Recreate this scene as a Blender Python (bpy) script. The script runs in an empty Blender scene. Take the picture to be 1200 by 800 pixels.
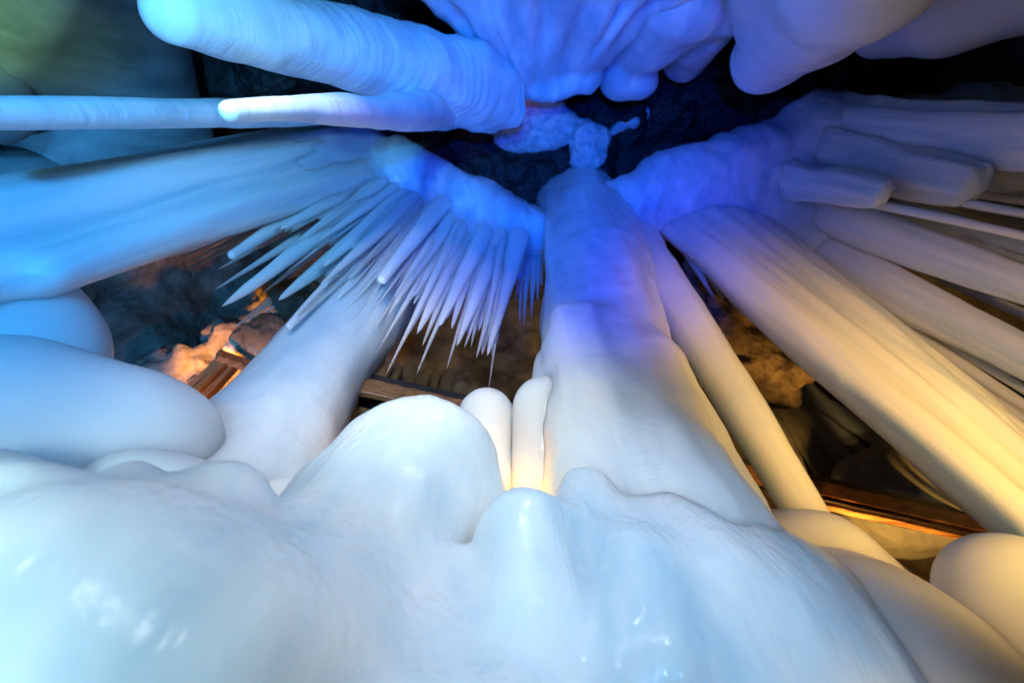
import bpy, math, random
import numpy as np
from mathutils import Vector, Matrix

random.seed(7)
RNG = np.random.default_rng(11)
S = bpy.context.scene
COL = S.collection

# ------------------------------------------------------------------ camera
F = 533.0                              # focal length in photo pixels (1200 wide)
CAM = np.array([0.0, 0.0, 1.2])
_z = np.array([20.0, 285.0, -F]); _z /= np.linalg.norm(_z)
_f = np.array([0.0, 0.0, -1.0])
_y = _f - _z * _f.dot(_z); _y /= np.linalg.norm(_y)
_x = np.cross(_y, _z)
ROT = np.array([_x, _y, _z])           # camera -> world

cam = bpy.data.cameras.new('camera')
cam.sensor_width = 36.0
cam.lens = 36.0 * F / 1200.0
cam.clip_start = 0.05
cam.clip_end = 200.0
co = bpy.data.objects.new('camera', cam)
M = Matrix([list(r) for r in ROT]).to_4x4()
M.translation = Vector(CAM)
co.matrix_world = M
COL.objects.link(co)
S.camera = co
cam.dof.use_dof = True
cam.dof.focus_distance = 3.0
cam.dof.aperture_fstop = 0.9


def ray(px, py):
    v = ROT @ np.array([px - 600.0, 400.0 - py, -F])
    return v / np.linalg.norm(v)


def cosang(px, py):
    return F / math.sqrt((px - 600.0) ** 2 + (400.0 - py) ** 2 + F * F)


def P(px, py, d):
    """world point seen at photo pixel (px, py), d metres from the lens"""
    return CAM + d * ray(px, py)


def PH(px, py, h):
    """world point at pixel, h metres above the lens"""
    r = ray(px, py)
    return CAM + r * (h / r[2])


def PR(px, py, R):
    """world point at pixel, R metres away horizontally"""
    r = ray(px, py)
    return CAM + r * (R / math.hypot(r[0], r[1]))


def size(px, py, p, w):
    """metres for w photo pixels at point p"""
    d = np.linalg.norm(p - CAM)
    return w * d * cosang(px, py) / F


# ------------------------------------------------------------------ noise
_T = RNG.random((32, 32, 32)) * 2 - 1


def vnoise(p):
    p = np.asarray(p)
    i = np.floor(p).astype(int)
    f = p - i
    u = f * f * f * (f * (f * 6 - 15) + 10)
    out = 0
    for a in (0, 1):
        wx = u[:, 0] if a else 1 - u[:, 0]
        for b in (0, 1):
            wy = u[:, 1] if b else 1 - u[:, 1]
            for c in (0, 1):
                wz = u[:, 2] if c else 1 - u[:, 2]
                out = out + wx * wy * wz * _T[(i[:, 0] + a) & 31, (i[:, 1] + b) & 31, (i[:, 2] + c) & 31]
    return out


def fbm(p, oct=3):
    o = 0
    a = 1.0
    q = np.array(p, float)
    for k in range(oct):
        o = o + a * vnoise(q + 7.3 * k)
        q = q * 2.03
        a *= 0.5
    return o


# ------------------------------------------------------------------ SDF blobs
def el(px, py, d, rx, ry=None, rz=None):
    """ellipsoid: centre pixel, distance, pixel radii (across, depth, up)"""
    c = P(px, py, d)
    ry = rx if ry is None else ry
    rz = rx if rz is None else rz
    return ('e', c, np.array([size(px, py, c, rx), size(px, py, c, ry), size(px, py, c, rz)]))


def cp(x0, y0, d0, r0, x1, y1, d1, r1):
    a, b = P(x0, y0, d0), P(x1, y1, d1)
    return ('c', a, b, size(x0, y0, a, r0), size(x1, y1, b, r1))


def cph(x0, y0, h0, r0, x1, y1, h1, r1):
    a, b = PH(x0, y0, h0), PH(x1, y1, h1)
    return ('c', a, b, size(x0, y0, a, r0), size(x1, y1, b, r1))


def prim_d(pr, p):
    if pr[0] == 'e':
        q = p - pr[1]
        k0 = np.linalg.norm(q / pr[2], axis=1)
        k1 = np.linalg.norm(q / pr[2] ** 2, axis=1) + 1e-9
        return k0 * (k0 - 1) / k1
    a, b, ra, rb = pr[1:]
    ab = b - a
    t = np.clip(((p - a) @ ab) / ab.dot(ab), 0, 1)
    return np.linalg.norm(p - a - t[:, None] * ab, axis=1) - (ra + (rb - ra) * t)


def bounds(prims, m):
    lo, hi = [], []
    for pr in prims:
        if pr[0] == 'k':
            continue
        if pr[0] == 'e':
            lo.append(pr[1] - pr[2]); hi.append(pr[1] + pr[2])
        else:
            for c, r in ((pr[1], pr[3]), (pr[2], pr[4])):
                lo.append(c - r); hi.append(c + r)
    return np.min(lo, 0) - m, np.max(hi, 0) + m


def sdf_mesh(prims, res, k=0.1, disp=()):
    lo, hi = bounds(prims, 3 * res + k * 0.3)
    n = np.maximum(((hi - lo) / res).astype(int) + 2, 4)
    ax = [lo[i] + res * np.arange(n[i]) for i in range(3)]
    G = np.stack(np.meshgrid(*ax, indexing='ij'), -1).reshape(-1, 3)
    d = None
    for pr in prims:
        if pr[0] == 'k':
            k = pr[1]
            continue
        e = prim_d(pr, G)
        if d is None:
            d = e
        else:
            h = np.maximum(k - np.abs(d - e), 0) / k
            d = np.minimum(d, e) - h * h * k * 0.25
    d = d.reshape(n)
    d[0], d[-1] = np.maximum(d[0], res), np.maximum(d[-1], res)
    d[:, 0], d[:, -1] = np.maximum(d[:, 0], res), np.maximum(d[:, -1], res)
    d[:, :, 0], d[:, :, -1] = np.maximum(d[:, :, 0], res), np.maximum(d[:, :, -1], res)
    s = d < 0
    m = n - 1
    acc = np.zeros(tuple(m) + (3,)); cnt = np.zeros(tuple(m))
    offs = [(a, b, c) for a in (0, 1) for b in (0, 1) for c in (0, 1)]

    def sub(A, o):
        return A[o[0]:o[0] + m[0], o[1]:o[1] + m[1], o[2]:o[2] + m[2]]
    for o in offs:
        for axn in range(3):
            if o[axn] == 0:
                o2 = list(o); o2[axn] = 1
                a, b = sub(d, o), sub(d, o2)
                cr = (a < 0) != (b < 0)
                den = np.where(cr, a - b, 1.0)
                t = np.where(cr, a / den, 0)
                v = np.zeros(tuple(m) + (3,))
                v += np.array(o, float)
                v[..., axn] += t
                acc += v * cr[..., None]
                cnt += cr
    act = cnt > 0
    idx = -np.ones(tuple(m), int)
    idx[act] = np.arange(act.sum())
    I = np.argwhere(act)
    V = (I + acc[act] / cnt[act][:, None]) * res + lo
    quads = []
    for axn in range(3):
        b, c = (axn + 1) % 3, (axn + 2) % 3
        s0 = np.take(s, np.arange(n[axn] - 1), axn); s1 = np.take(s, np.arange(1, n[axn]), axn)
        ch = np.argwhere(s0 != s1)
        ch = ch[(ch[:, b] > 0) & (ch[:, c] > 0) & (ch[:, b] < m[b]) & (ch[:, c] < m[c])]
        fl = s0[tuple(ch.T)]
        q = []
        for (ob, oc) in ((1, 1), (0, 1), (0, 0), (1, 0)):
            w = ch.copy(); w[:, b] -= ob; w[:, c] -= oc
            q.append(idx[tuple(w.T)])
        q = np.stack(q, 1)
        q[~fl] = q[~fl][:, ::-1]
        quads.append(q)
    Q = np.concatenate(quads)
    Q = Q[(Q >= 0).all(1)]
    if disp:
        V = displace(V, Q, disp)
    return V, Q


def normals(V, Q):
    a = V[Q[:, 2]] - V[Q[:, 0]]; b = V[Q[:, 3]] - V[Q[:, 1]]
    fn = np.cross(a, b)
    N = np.zeros_like(V)
    for k in range(4):
        np.add.at(N, Q[:, k], fn)
    return N / (np.linalg.norm(N, axis=1)[:, None] + 1e-12)


def displace(V, Q, disp):
    for amp, fr in disp:
        N = normals(V, Q)
        fr = np.array(fr if hasattr(fr, '__len__') else (fr, fr, fr), float)
        V = V + N * (amp * fbm(V * fr + 3.1, 3))[:, None]
    return V


def mesh_obj(name, V, Qs, mat, origin=None, parent=None, smooth=True):
    V = np.asarray(V, float)
    o0 = np.array(origin if origin is not None else (V[:, 0].mean(), V[:, 1].mean(), V[:, 2].min()), float)
    if parent is not None:
        o0 = np.array(parent.location)
    me = bpy.data.meshes.new(name)
    L = V - o0
    if isinstance(Qs, np.ndarray):
        me.vertices.add(len(L)); me.vertices.foreach_set('co', L.ravel())
        me.loops.add(Qs.size); me.loops.foreach_set('vertex_index', Qs.ravel().astype(np.int32))
        me.polygons.add(len(Qs))
        me.polygons.foreach_set('loop_start', np.arange(0, Qs.size, Qs.shape[1], dtype=np.int32))
        me.update(calc_edges=True)
        me.validate()
    else:
        me.from_pydata([tuple(v) for v in L], [], Qs)
        me.update()
    if smooth:
        me.polygons.foreach_set('use_smooth', [True] * len(me.polygons))
    me.materials.append(mat)
    ob = bpy.data.objects.new(name, me)
    COL.objects.link(ob)
    if parent is None:
        ob.location = o0
    else:
        ob.parent = parent
    return ob


def tag(o, label=None, cat=None, group=None, kind=None):
    if label: o['label'] = label
    if cat: o['category'] = cat
    if group: o['group'] = group
    if kind: o['kind'] = kind
    return o


def empty(name, loc):
    o = bpy.data.objects.new(name, None)
    o.empty_display_size = 0.1
    o.location = Vector([float(c) for c in loc])
    COL.objects.link(o)
    return o


# ------------------------------------------------------------------ materials
def new_mat(name):
    m = bpy.data.materials.new(name)
    m.use_nodes = True
    nt = m.node_tree
    return m, nt, nt.nodes['Principled BSDF']


def ice_mat(name, c_white, c_clear, stretch, nscale, rough=0.4, coat=0.0, sss=1.0, scale=0.12,
            bump=0.15, bscale=9.0, bstretch=None, lo=0.35, hi=0.7, coat_rough=0.08, bdist=0.03):
    m, nt, b = new_mat(name)
    N, L = nt.nodes, nt.links
    geo = N.new('ShaderNodeNewGeometry')
    mp = N.new('ShaderNodeMapping'); mp.inputs['Scale'].default_value = stretch
    L.new(geo.outputs['Position'], mp.inputs['Vector'])
    n1 = N.new('ShaderNodeTexNoise'); n1.inputs['Scale'].default_value = nscale
    n1.inputs['Detail'].default_value = 5; n1.inputs['Roughness'].default_value = 0.55
    n1.inputs['Distortion'].default_value = 0.4
    L.new(mp.outputs[0], n1.inputs['Vector'])
    r = N.new('ShaderNodeValToRGB')
    r.color_ramp.elements[0].position = lo; r.color_ramp.elements[0].color = (*c_clear, 1)
    r.color_ramp.elements[1].position = hi; r.color_ramp.elements[1].color = (*c_white, 1)
    L.new(n1.outputs[0], r.inputs[0])
    L.new(r.outputs[0], b.inputs['Base Color'])
    b.inputs['Subsurface Weight'].default_value = sss
    b.inputs['Subsurface Radius'].default_value = (0.7, 0.9, 1.0)
    b.inputs['Subsurface Scale'].default_value = scale
    b.inputs['Roughness'].default_value = rough
    b.inputs['IOR'].default_value = 1.31
    b.inputs['Coat Weight'].default_value = coat
    b.inputs['Coat Roughness'].default_value = coat_rough
    b.inputs['Coat IOR'].default_value = 1.33
    mp2 = N.new('ShaderNodeMapping'); mp2.inputs['Scale'].default_value = bstretch or stretch
    L.new(geo.outputs['Position'], mp2.inputs['Vector'])
    n2 = N.new('ShaderNodeTexNoise'); n2.inputs['Scale'].default_value = bscale
    n2.inputs['Detail'].default_value = 9
    n2.inputs['Roughness'].default_value = 0.6
    L.new(mp2.outputs[0], n2.inputs['Vector'])
    bp = N.new('ShaderNodeBump'); bp.inputs['Strength'].default_value = bump
    bp.inputs['Distance'].default_value = bdist
    L.new(n2.outputs[0], bp.inputs['Height'])
    L.new(bp.outputs[0], b.inputs['Normal'])
    L.new(bp.outputs[0], b.inputs['Coat Normal'])
    return m


def rock_mat(name, c0, c1, scale=1.2, bump=0.6, rough=0.7, stretch=(1, 1, 1)):
    m, nt, b = new_mat(name)
    N, L = nt.nodes, nt.links
    geo = N.new('ShaderNodeNewGeometry')
    mp = N.new('ShaderNodeMapping'); mp.inputs['Scale'].default_value = stretch
    L.new(geo.outputs['Position'], mp.inputs['Vector'])
    n1 = N.new('ShaderNodeTexNoise'); n1.inputs['Scale'].default_value = scale
    n1.inputs['Detail'].default_value = 9; n1.inputs['Roughness'].default_value = 0.62
    L.new(mp.outputs[0], n1.inputs['Vector'])
    r = N.new('ShaderNodeValToRGB')
    r.color_ramp.elements[0].position = 0.35; r.color_ramp.elements[0].color = (*c0, 1)
    r.color_ramp.elements[1].position = 0.68; r.color_ramp.elements[1].color = (*c1, 1)
    L.new(n1.outputs[0], r.inputs[0]); L.new(r.outputs[0], b.inputs['Base Color'])
    b.inputs['Roughness'].default_value = rough
    n2 = N.new('ShaderNodeTexNoise'); n2.inputs['Scale'].default_value = scale * 4
    n2.inputs['Detail'].default_value = 8
    L.new(mp.outputs[0], n2.inputs['Vector'])
    bp = N.new('ShaderNodeBump'); bp.inputs['Strength'].default_value = bump
    bp.inputs['Distance'].default_value = 0.12
    L.new(n2.outputs[0], bp.inputs['Height']); L.new(bp.outputs[0], b.inputs['Normal'])
    return m


def wood_mat(name, c0, c1, axis):
    m, nt, b = new_mat(name)
    N, L = nt.nodes, nt.links
    tc = N.new('ShaderNodeTexCoord')
    mp = N.new('ShaderNodeMapping'); mp.inputs['Scale'].default_value = axis
    L.new(tc.outputs['Object'], mp.inputs['Vector'])
    n1 = N.new('ShaderNodeTexNoise'); n1.inputs['Scale'].default_value = 14
    n1.inputs['Detail'].default_value = 6; n1.inputs['Distortion'].default_value = 0.6
    L.new(mp.outputs[0], n1.inputs['Vector'])
    r = N.new('ShaderNodeValToRGB')
    r.color_ramp.elements[0].position = 0.3; r.color_ramp.elements[0].color = (*c0, 1)
    r.color_ramp.elements[1].position = 0.7; r.color_ramp.elements[1].color = (*c1, 1)
    L.new(n1.outputs[0], r.inputs[0]); L.new(r.outputs[0], b.inputs['Base Color'])
    b.inputs['Roughness'].default_value = 0.5
    bp = N.new('ShaderNodeBump'); bp.inputs['Strength'].default_value = 0.3
    bp.inputs['Distance'].default_value = 0.01
    L.new(n1.outputs[0], bp.inputs['Height']); L.new(bp.outputs[0], b.inputs['Normal'])
    return m


ICE_MOUND = ice_mat('wet_mound_ice', (0.84, 0.89, 0.92), (0.42, 0.60, 0.72), (1.3, 1.3, 0.5), 1.5, rough=0.5, coat=0.45,
                    scale=0.34, bump=0.05, bscale=3.0, bstretch=(2.4, 2.4, 0.6), coat_rough=0.10, bdist=0.02)
ICE_SMOOTH = ice_mat('milky_ice', (0.82, 0.86, 0.88), (0.66, 0.74, 0.79), (1, 1, 0.6), 1.1, rough=0.5, coat=0.35,
                     scale=0.32, bump=0.10, bscale=3.0, coat_rough=0.14)
ICE_COL = ice_mat('column_ice', (0.83, 0.86, 0.88), (0.56, 0.66, 0.73), (1.6, 1.6, 0.45), 1.6, rough=0.45, coat=0.4,
                  scale=0.26, bump=0.5, bscale=4.0, bstretch=(1, 1, 1.6), coat_rough=0.14)
ICE_ICI = ice_mat('icicle_ice', (0.84, 0.86, 0.88), (0.55, 0.66, 0.76), (3.2, 3.2, 0.16), 1.7, rough=0.4, coat=0.4,
                  scale=0.2, bump=0.3, bscale=3.0, bstretch=(4, 4, 0.3), coat_rough=0.14, lo=0.3, hi=0.56)
ICE_RIB = ice_mat('ribbed_icicle_ice', (0.86, 0.90, 0.92), (0.62, 0.74, 0.82), (1, 1, 1), 2.0, rough=0.4, coat=0.3,
                  scale=0.08, bump=0.5, bscale=3.0, bstretch=(0.8, 0.8, 4.5), coat_rough=0.15)
ICE_DRAPE = ice_mat('drapery_ice', (0.82, 0.88, 0.92), (0.40, 0.55, 0.68), (2.4, 1.2, 0.35), 1.3, rough=0.45, coat=0.35,
                    scale=0.12, bump=0.5, bscale=2.0, bstretch=(2.4, 1.4, 0.4), coat_rough=0.14)
FROST = ice_mat('granular_frost', (0.85, 0.88, 0.92), (0.45, 0.55, 0.65), (1, 1, 1), 9.0, rough=0.35, coat=0.2,
                scale=0.03, bump=1.0, bscale=22.0, bdist=0.06)
GREY_ICE = ice_mat('dimmed_wall_ice', (0.34, 0.35, 0.33), (0.16, 0.17, 0.17), (1.5, 1.5, 0.4), 1.6, rough=0.55,
                   scale=0.06, sss=0.5, bump=0.5, bscale=4.0)  # darker tone puts dimness into the colour of far ice
ROCK = rock_mat('cave_rock', (0.035, 0.030, 0.024), (0.17, 0.145, 0.11), 0.9, 0.8)
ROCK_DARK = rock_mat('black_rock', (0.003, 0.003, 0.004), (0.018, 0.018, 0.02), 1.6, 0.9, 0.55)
ROCK_BROWN = rock_mat('frozen_brown_flowstone', (0.10, 0.075, 0.05), (0.36, 0.28, 0.19), 2.2, 0.7, 0.6, (1, 1, 0.5))
FLOOR = rock_mat('frozen_floor', (0.25, 0.27, 0.29), (0.5, 0.53, 0.55), 0.8, 0.4)
WOOD = wood_mat('varnished_wood', (0.10, 0.04, 0.014), (0.34, 0.16, 0.06), (0.25, 2.5, 2.5))
WOOD_V = wood_mat('upright_wood', (0.10, 0.045, 0.016), (0.32, 0.16, 0.06), (2.5, 2.5, 0.25))
WOOD_DARK = wood_mat('dark_wood', (0.012, 0.009, 0.007), (0.035, 0.024, 0.017), (0.25, 2.5, 2.5))  # much darker tone, deck beam only



def wet_streaks(m):
    """patches where melt water has frozen in fine vertical runs: a rippled glossy film"""
    nt = m.node_tree; N, L = nt.nodes, nt.links
    b = N['Principled BSDF']
    geo = N.new('ShaderNodeNewGeometry')
    mp = N.new('ShaderNodeMapping'); mp.inputs['Scale'].default_value = (15, 15, 2.5)
    L.new(geo.outputs['Position'], mp.inputs['Vector'])
    n = N.new('ShaderNodeTexNoise'); n.inputs['Scale'].default_value = 2.2; n.inputs['Detail'].default_value = 4
    L.new(mp.outputs[0], n.inputs['Vector'])
    n2 = N.new('ShaderNodeTexNoise'); n2.inputs['Scale'].default_value = 3.0; n2.inputs['Detail'].default_value = 2
    L.new(geo.outputs['Position'], n2.inputs['Vector'])
    r = N.new('ShaderNodeMapRange'); r.inputs['From Min'].default_value = 0.44; r.inputs['From Max'].default_value = 0.54; r.inputs['To Min'].default_value = 0.3
    L.new(n2.outputs[0], r.inputs['Value'])
    bp = N.new('ShaderNodeBump'); bp.inputs['Distance'].default_value = 0.04
    mul = N.new('ShaderNodeMath'); mul.operation = 'MULTIPLY'; mul.inputs[1].default_value = 0.75
    L.new(r.outputs[0], mul.inputs[0]); L.new(mul.outputs[0], bp.inputs['Strength'])
    L.new(n.outputs[0], bp.inputs['Height'])
    L.new(bp.outputs[0], b.inputs['Coat Normal'])
    b.inputs['Coat Weight'].default_value = 0.8
    b.inputs['Coat Roughness'].default_value = 0.13


wet_streaks(ICE_MOUND)

# ------------------------------------------------------------------ cave shell, floor
def cave_shell():
    na, ne = 300, 170
    V, Q = [], []
    az = np.linspace(0, 2 * math.pi, na, endpoint=False)
    t = np.linspace(-0.25, math.pi / 2, ne)
    A, T = np.meshgrid(az, t, indexing='ij')
    p = 0.62
    ct = np.sign(np.cos(T)) * np.abs(np.cos(T)) ** p
    st = np.sign(np.sin(T)) * np.abs(np.sin(T)) ** p
    X = 8.6 * ct * np.cos(A); Y = 7.6 * ct * np.sin(A) + 0.6; Z = 13.5 * st + 0.3
    V = np.stack([X, Y, Z], -1).reshape(-1, 3)
    i, j = np.meshgrid(np.arange(na), np.arange(ne - 1), indexing='ij')
    i2 = (i + 1) % na
    Q = np.stack([i * ne + j, i * ne + j + 1, i2 * ne + j + 1, i2 * ne + j], -1).reshape(-1, 4)
    nrm = V - np.array([0, 0.6, 4.0]); nrm /= np.linalg.norm(nrm, axis=1)[:, None]
    dv = 0.9 * fbm(V * 0.35, 2) + 0.35 * fbm(V * np.array([1.6, 1.6, 0.5]), 4) \
        + 0.10 * np.abs(fbm(V * np.array([5, 5, 0.8]) + 9, 2))
    V = V + nrm * dv[:, None]
    return V, Q


V, Q = cave_shell()
tag(mesh_obj('cave_rock', V, Q, ROCK, origin=(0, 0, 0)), kind='structure')


def floor():
    n = 90
    xs = np.linspace(-14, 14, n)
    A, B = np.meshgrid(xs, xs, indexing='ij')
    V = np.stack([A, B, np.zeros_like(A)], -1).reshape(-1, 3)
    V[:, 2] = 0.10 * fbm(V * 0.5, 3) - 0.25
    i, j = np.meshgrid(np.arange(n - 1), np.arange(n - 1), indexing='ij')
    Q = np.stack([i * n + j, (i + 1) * n + j, (i + 1) * n + j + 1, i * n + j + 1], -1).reshape(-1, 4)
    return V, Q


V, Q = floor()
tag(mesh_obj('ground', V, Q, FLOOR, origin=(0, 0, 0)), kind='structure')


# ------------------------------------------------------------------ blobs as things
def blob(name, prims, res, k, mat, label, cat, disp=(), group=None, kind=None):
    V, Q = sdf_mesh(prims, res, k, disp)
    o = mesh_obj(name, V, Q, mat)
    return tag(o, label, cat, group, kind)


# front mound: right dome with its drip lobes, and the bright left shoulder, one fused mass
blob('ice_mound', [
    el(790, 862, 2.55, 262),
    el(885, 748, 2.70, 158, 110, 158),
    el(800, 635, 2.55, 75),
    el(40, 775, 1.55, 195),
    el(235, 680, 1.90, 108, 112, 90),
    cp(330, 815, 1.75, 135, 430, 930, 1.62, 140),
    el(200, 850, 1.5, 220),
    el(560, 1110, 1.7, 270),
    cp(488, 552, 2.62, 86, 408, 690, 2.15, 112),
    cp(408, 690, 2.15, 112, 360, 810, 1.9, 160),
    ('k', 0.10),
    el(545, 592, 2.50, 54),
    el(458, 546, 2.60, 62),
    el(425, 615, 2.42, 92),
    el(505, 610, 2.45, 78),
    el(520, 548, 2.62, 66),
    cp(690, 585, 2.40, 34, 680, 650, 2.15, 60),
    cp(616, 634, 2.02, 60, 628, 740, 1.74, 64),
    cp(628, 740, 1.74, 64, 640, 860, 1.60, 80),
    cp(523, 700, 1.92, 52, 505, 800, 1.68, 76),
    cp(745, 690, 1.98, 66, 755, 800, 1.74, 84),
    cp(820, 720, 2.06, 56, 850, 840, 1.85, 84),
    cp(690, 790, 1.66, 40, 690, 870, 1.55, 60),
    ('k', 0.06),
    el(248, 606, 1.92, 62),
    el(205, 622, 1.85, 56),
    el(150, 578, 1.88, 32),
    el(112, 604, 1.80, 42),
    el(40, 606, 1.64, 76, 76, 44),
    el(335, 690, 1.72, 54),
], 0.028, 0.20, ICE_MOUND,
    'huge wet ice mound filling the bottom, rising to a rounded knob between the columns', 'ice mound',
    disp=((0.022, (2.6, 2.6, 0.9)), (0.006, (9, 9, 2))))

blob('ice_mound', [
    cp(5, 508, 3.0, 112, 135, 522, 2.95, 98),
    el(200, 520, 3.05, 45),
], 0.035, 0.25, ICE_SMOOTH, 'large sky blue ice dome at the left edge below the hanging ice sheet', 'ice mound',
    disp=((0.02, 1.3),))
blob('ice_mound', [el(10, 412, 4.2, 98), el(-40, 350, 4.4, 70)], 0.05, 0.3, ICE_SMOOTH,
     'darker blue ice bulge behind the large blue dome at the left edge', 'ice mound', disp=((0.03, 1.2),))
blob('ice_mound', [el(150, 583, 2.55, 58, 58, 52), el(215, 590, 2.6, 50)], 0.03, 0.2, ICE_SMOOTH,
     'low pale blue ice hump tucked between the blue dome and the left column foot', 'ice mound', disp=((0.01, 2),))
blob('ice_mound', [el(28, 582, 2.35, 42, 42, 36), el(-20, 570, 2.45, 45)], 0.03, 0.15, ICE_SMOOTH,
     'small pale ice hump at the left edge just above the bright foreground ice', 'ice mound', disp=((0.01, 2),))
blob('ice_mound', [el(330, 612, 2.75, 52), el(300, 650, 2.5, 60)], 0.035, 0.2, ICE_SMOOTH,
     'shaded grey blue ice hollow at the foot of the left column beside the knob', 'ice mound', disp=((0.01, 2),))

# amber lit lobes between knob and right column
blob('ice_lobe', [cp(570, 487, 3.5, 33, 562, 560, 3.3, 36), el(572, 560, 3.3, 30)], 0.02, 0.08, ICE_SMOOTH,
     'thin amber glowing ice lobe rising just behind the rounded knob', 'ice lobe', disp=((0.006, 3),))
blob('ice_lobe', [cp(640, 480, 3.4, 40, 636, 570, 3.2, 36)], 0.02, 0.08, ICE_SMOOTH,
     'amber glowing ice lobe fused to the left side of the right ice column', 'ice lobe', disp=((0.006, 3),))

# right hand tan mounds
blob('ice_mound', [el(925, 765, 3.8, 160), cp(966, 652, 3.45, 47, 1002, 770, 3.45, 115)], 0.035, 0.2, ICE_SMOOTH,
     'tan lit ice mound behind the wet dome, where the yellow pillar lands', 'ice mound', disp=((0.012, 1.6),))
blob('ice_mound', [el(985, 865, 3.2, 205), cp(1010, 745, 3.3, 72, 1085, 850, 3.15, 110)], 0.035, 0.2, ICE_SMOOTH,
     'dim tan ice slope filling the lower right corner below the wooden railing', 'ice mound', disp=((0.012, 1.6),))
blob('ice_mound', [cp(1188, 702, 3.5, 74, 1200, 800, 3.3, 84)], 0.035, 0.2, ICE_SMOOTH,
     'round yellow rimmed ice ball at the right edge under the railing end', 'ice mound', disp=((0.01, 2),))


# ------------------------------------------------------------------ columns (vertical, lumpy, fused stalagmites)
def lathe(prof, seg, axis_pts, lump=0.05, lf=(1.4, 1.4, 0.8), flute=0.0, seed=0.0, squash=1.0, az=0.0):
    """rings along axis_pts (N,3) with radii prof (N)"""
    n = len(prof)
    th = np.linspace(0, 2 * math.pi, seg, endpoint=False)
    ca, sa = math.cos(az), math.sin(az)
    ex = np.cos(th); ey = np.sin(th) * squash
    dx = ex * ca - ey * sa; dy = ex * sa + ey * ca
    V = np.zeros((n, seg, 3))
    V[:, :, 0] = axis_pts[:, 0, None] + prof[:, None] * dx[None]
    V[:, :, 1] = axis_pts[:, 1, None] + prof[:, None] * dy[None]
    V[:, :, 2] = axis_pts[:, 2, None]
    W = V.reshape(-1, 3)
    rel = W - np.repeat(axis_pts, seg, 0)
    rr = np.repeat(prof, seg)
    k = lump * fbm(W * np.array(lf) + seed, 3)
    if flute:
        k = k + flute * fbm(np.stack([np.tile(dx, n) * 3.1 + seed, np.tile(dy, n) * 3.1, W[:, 2] * 0.12], -1), 2)
    f = np.minimum(1.0, rr / (rr.max() * 0.15))
    rel = rel * (1 + k * f)[:, None]
    rel[:, 2] = 0
    W = np.repeat(axis_pts, seg, 0) + rel
    i, j = np.meshgrid(np.arange(n - 1), np.arange(seg), indexing='ij')
    j2 = (j + 1) % seg
    Q = np.stack([i * seg + j, (i + 1) * seg + j, (i + 1) * seg + j2, i * seg + j2], -1).reshape(-1, 4)
    # caps as fans of quads collapse: add centre points
    c0, c1 = len(W), len(W) + 1
    W = np.concatenate([W, axis_pts[:1], axis_pts[-1:]])
    faces = [list(q) for q in Q]
    for a in range(seg):
        b = (a + 1) % seg
        faces.append([c0, a, b])
        faces.append([c1, (n - 1) * seg + b, (n - 1) * seg + a])
    return W, faces


def column(stations, R, mat, label, nring=150, seg=64, **kw):
    """stations: (px, py, width px) from top to bottom, all at horizontal distance R (or given)"""
    pts, rad = [], []
    for s in stations:
        r = s[3] if len(s) > 3 else R
        p = PR(s[0], s[1], r)
        pts.append(p); rad.append(size(s[0], s[1], p, s[2]) / 2)
    pts = np.array(pts); rad = np.array(rad)
    t = np.linspace(0, 1, len(pts)); tt = np.linspace(0, 1, nring)
    # smooth interpolation through heights
    z = np.interp(tt, t, pts[:, 2])
    o = np.argsort(pts[:, 2])
    ax = np.stack([np.interp(z, pts[o, 2], pts[o, 0]), np.interp(z, pts[o, 2], pts[o, 1]), z], -1)
    rr = np.interp(z, pts[o, 2], rad[o])
    ker = np.ones(15) / 15
    for a in (0, 1):
        ax[:, a] = np.convolve(np.pad(ax[:, a], 7, mode='edge'), ker, 'valid')
    rr = np.convolve(np.pad(rr, 7, mode='edge'), ker, 'valid')
    W, faces = lathe(rr, seg, ax, **kw)
    return tag(mesh_obj('ice_column', W, faces, mat), label, 'ice column')


column([(508, 258, 84), (468, 312, 94), (420, 375, 104), (368, 440, 116), (324, 500, 152), (296, 545, 185), (262, 600, 240), (170, 700, 340)],
       2.9, ICE_COL, 'thick leaning ice column left of the knob, blue at the top and white below', lump=0.07, seed=3.0)
_st = [(668, 232, 92, 2.35), (690, 268, 105, 2.35), (702, 330, 128, 2.35), (709, 400, 152, 2.35), (724, 470, 182, 2.35), (744, 540, 215, 2.35),
       (758, 600, 250, 2.35), (785, 700, 320, 2.35)]
_pr = []
for a, b in zip(_st[:-1], _st[1:]):
    pa, pb = PR(a[0], a[1], a[3]), PR(b[0], b[1], b[3])
    _pr.append(('c', pa, pb, size(a[0], a[1], pa, a[2]) / 2 - 0.02, size(b[0], b[1], pb, b[2]) / 2 - 0.02))
_pr += [('k', 0.22), cp(677, 384, 4.0, 34, 690, 480, 3.25, 46), cp(690, 480, 3.25, 46, 712, 610, 2.64, 64),
        cp(770, 440, 3.75, 34, 800, 540, 3.3, 40), cp(655, 430, 3.85, 26, 650, 520, 3.4, 40)]
V, Q = sdf_mesh(_pr, 0.045, 0.04, disp=((0.06, (2.2, 2.2, 0.35)), (0.014, (4, 4, 1.8)), (0.006, (9, 9, 4))))
tag(mesh_obj('ice_column', V, Q, ICE_COL), 'thickest ice column right of centre, rippled blue on top with a rounded stalagmite on its front', 'ice column')

# ------------------------------------------------------------------ ledges
H0 = 8.5


def drip(root, tip, frac, r0, r1, h, lift=0.0):
    a = PH(root[0], root[1], h)
    rr_ = size(root[0], root[1], a, r0)
    x, y = root[0] + (tip[0] - root[0]) * frac, root[1] + (tip[1] - root[1]) * frac
    b = PR(x, y, math.hypot(a[0], a[1]))
    return ('c', a + np.array([0, 0, lift]), b, rr_, size(x, y, b, r1))




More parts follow.
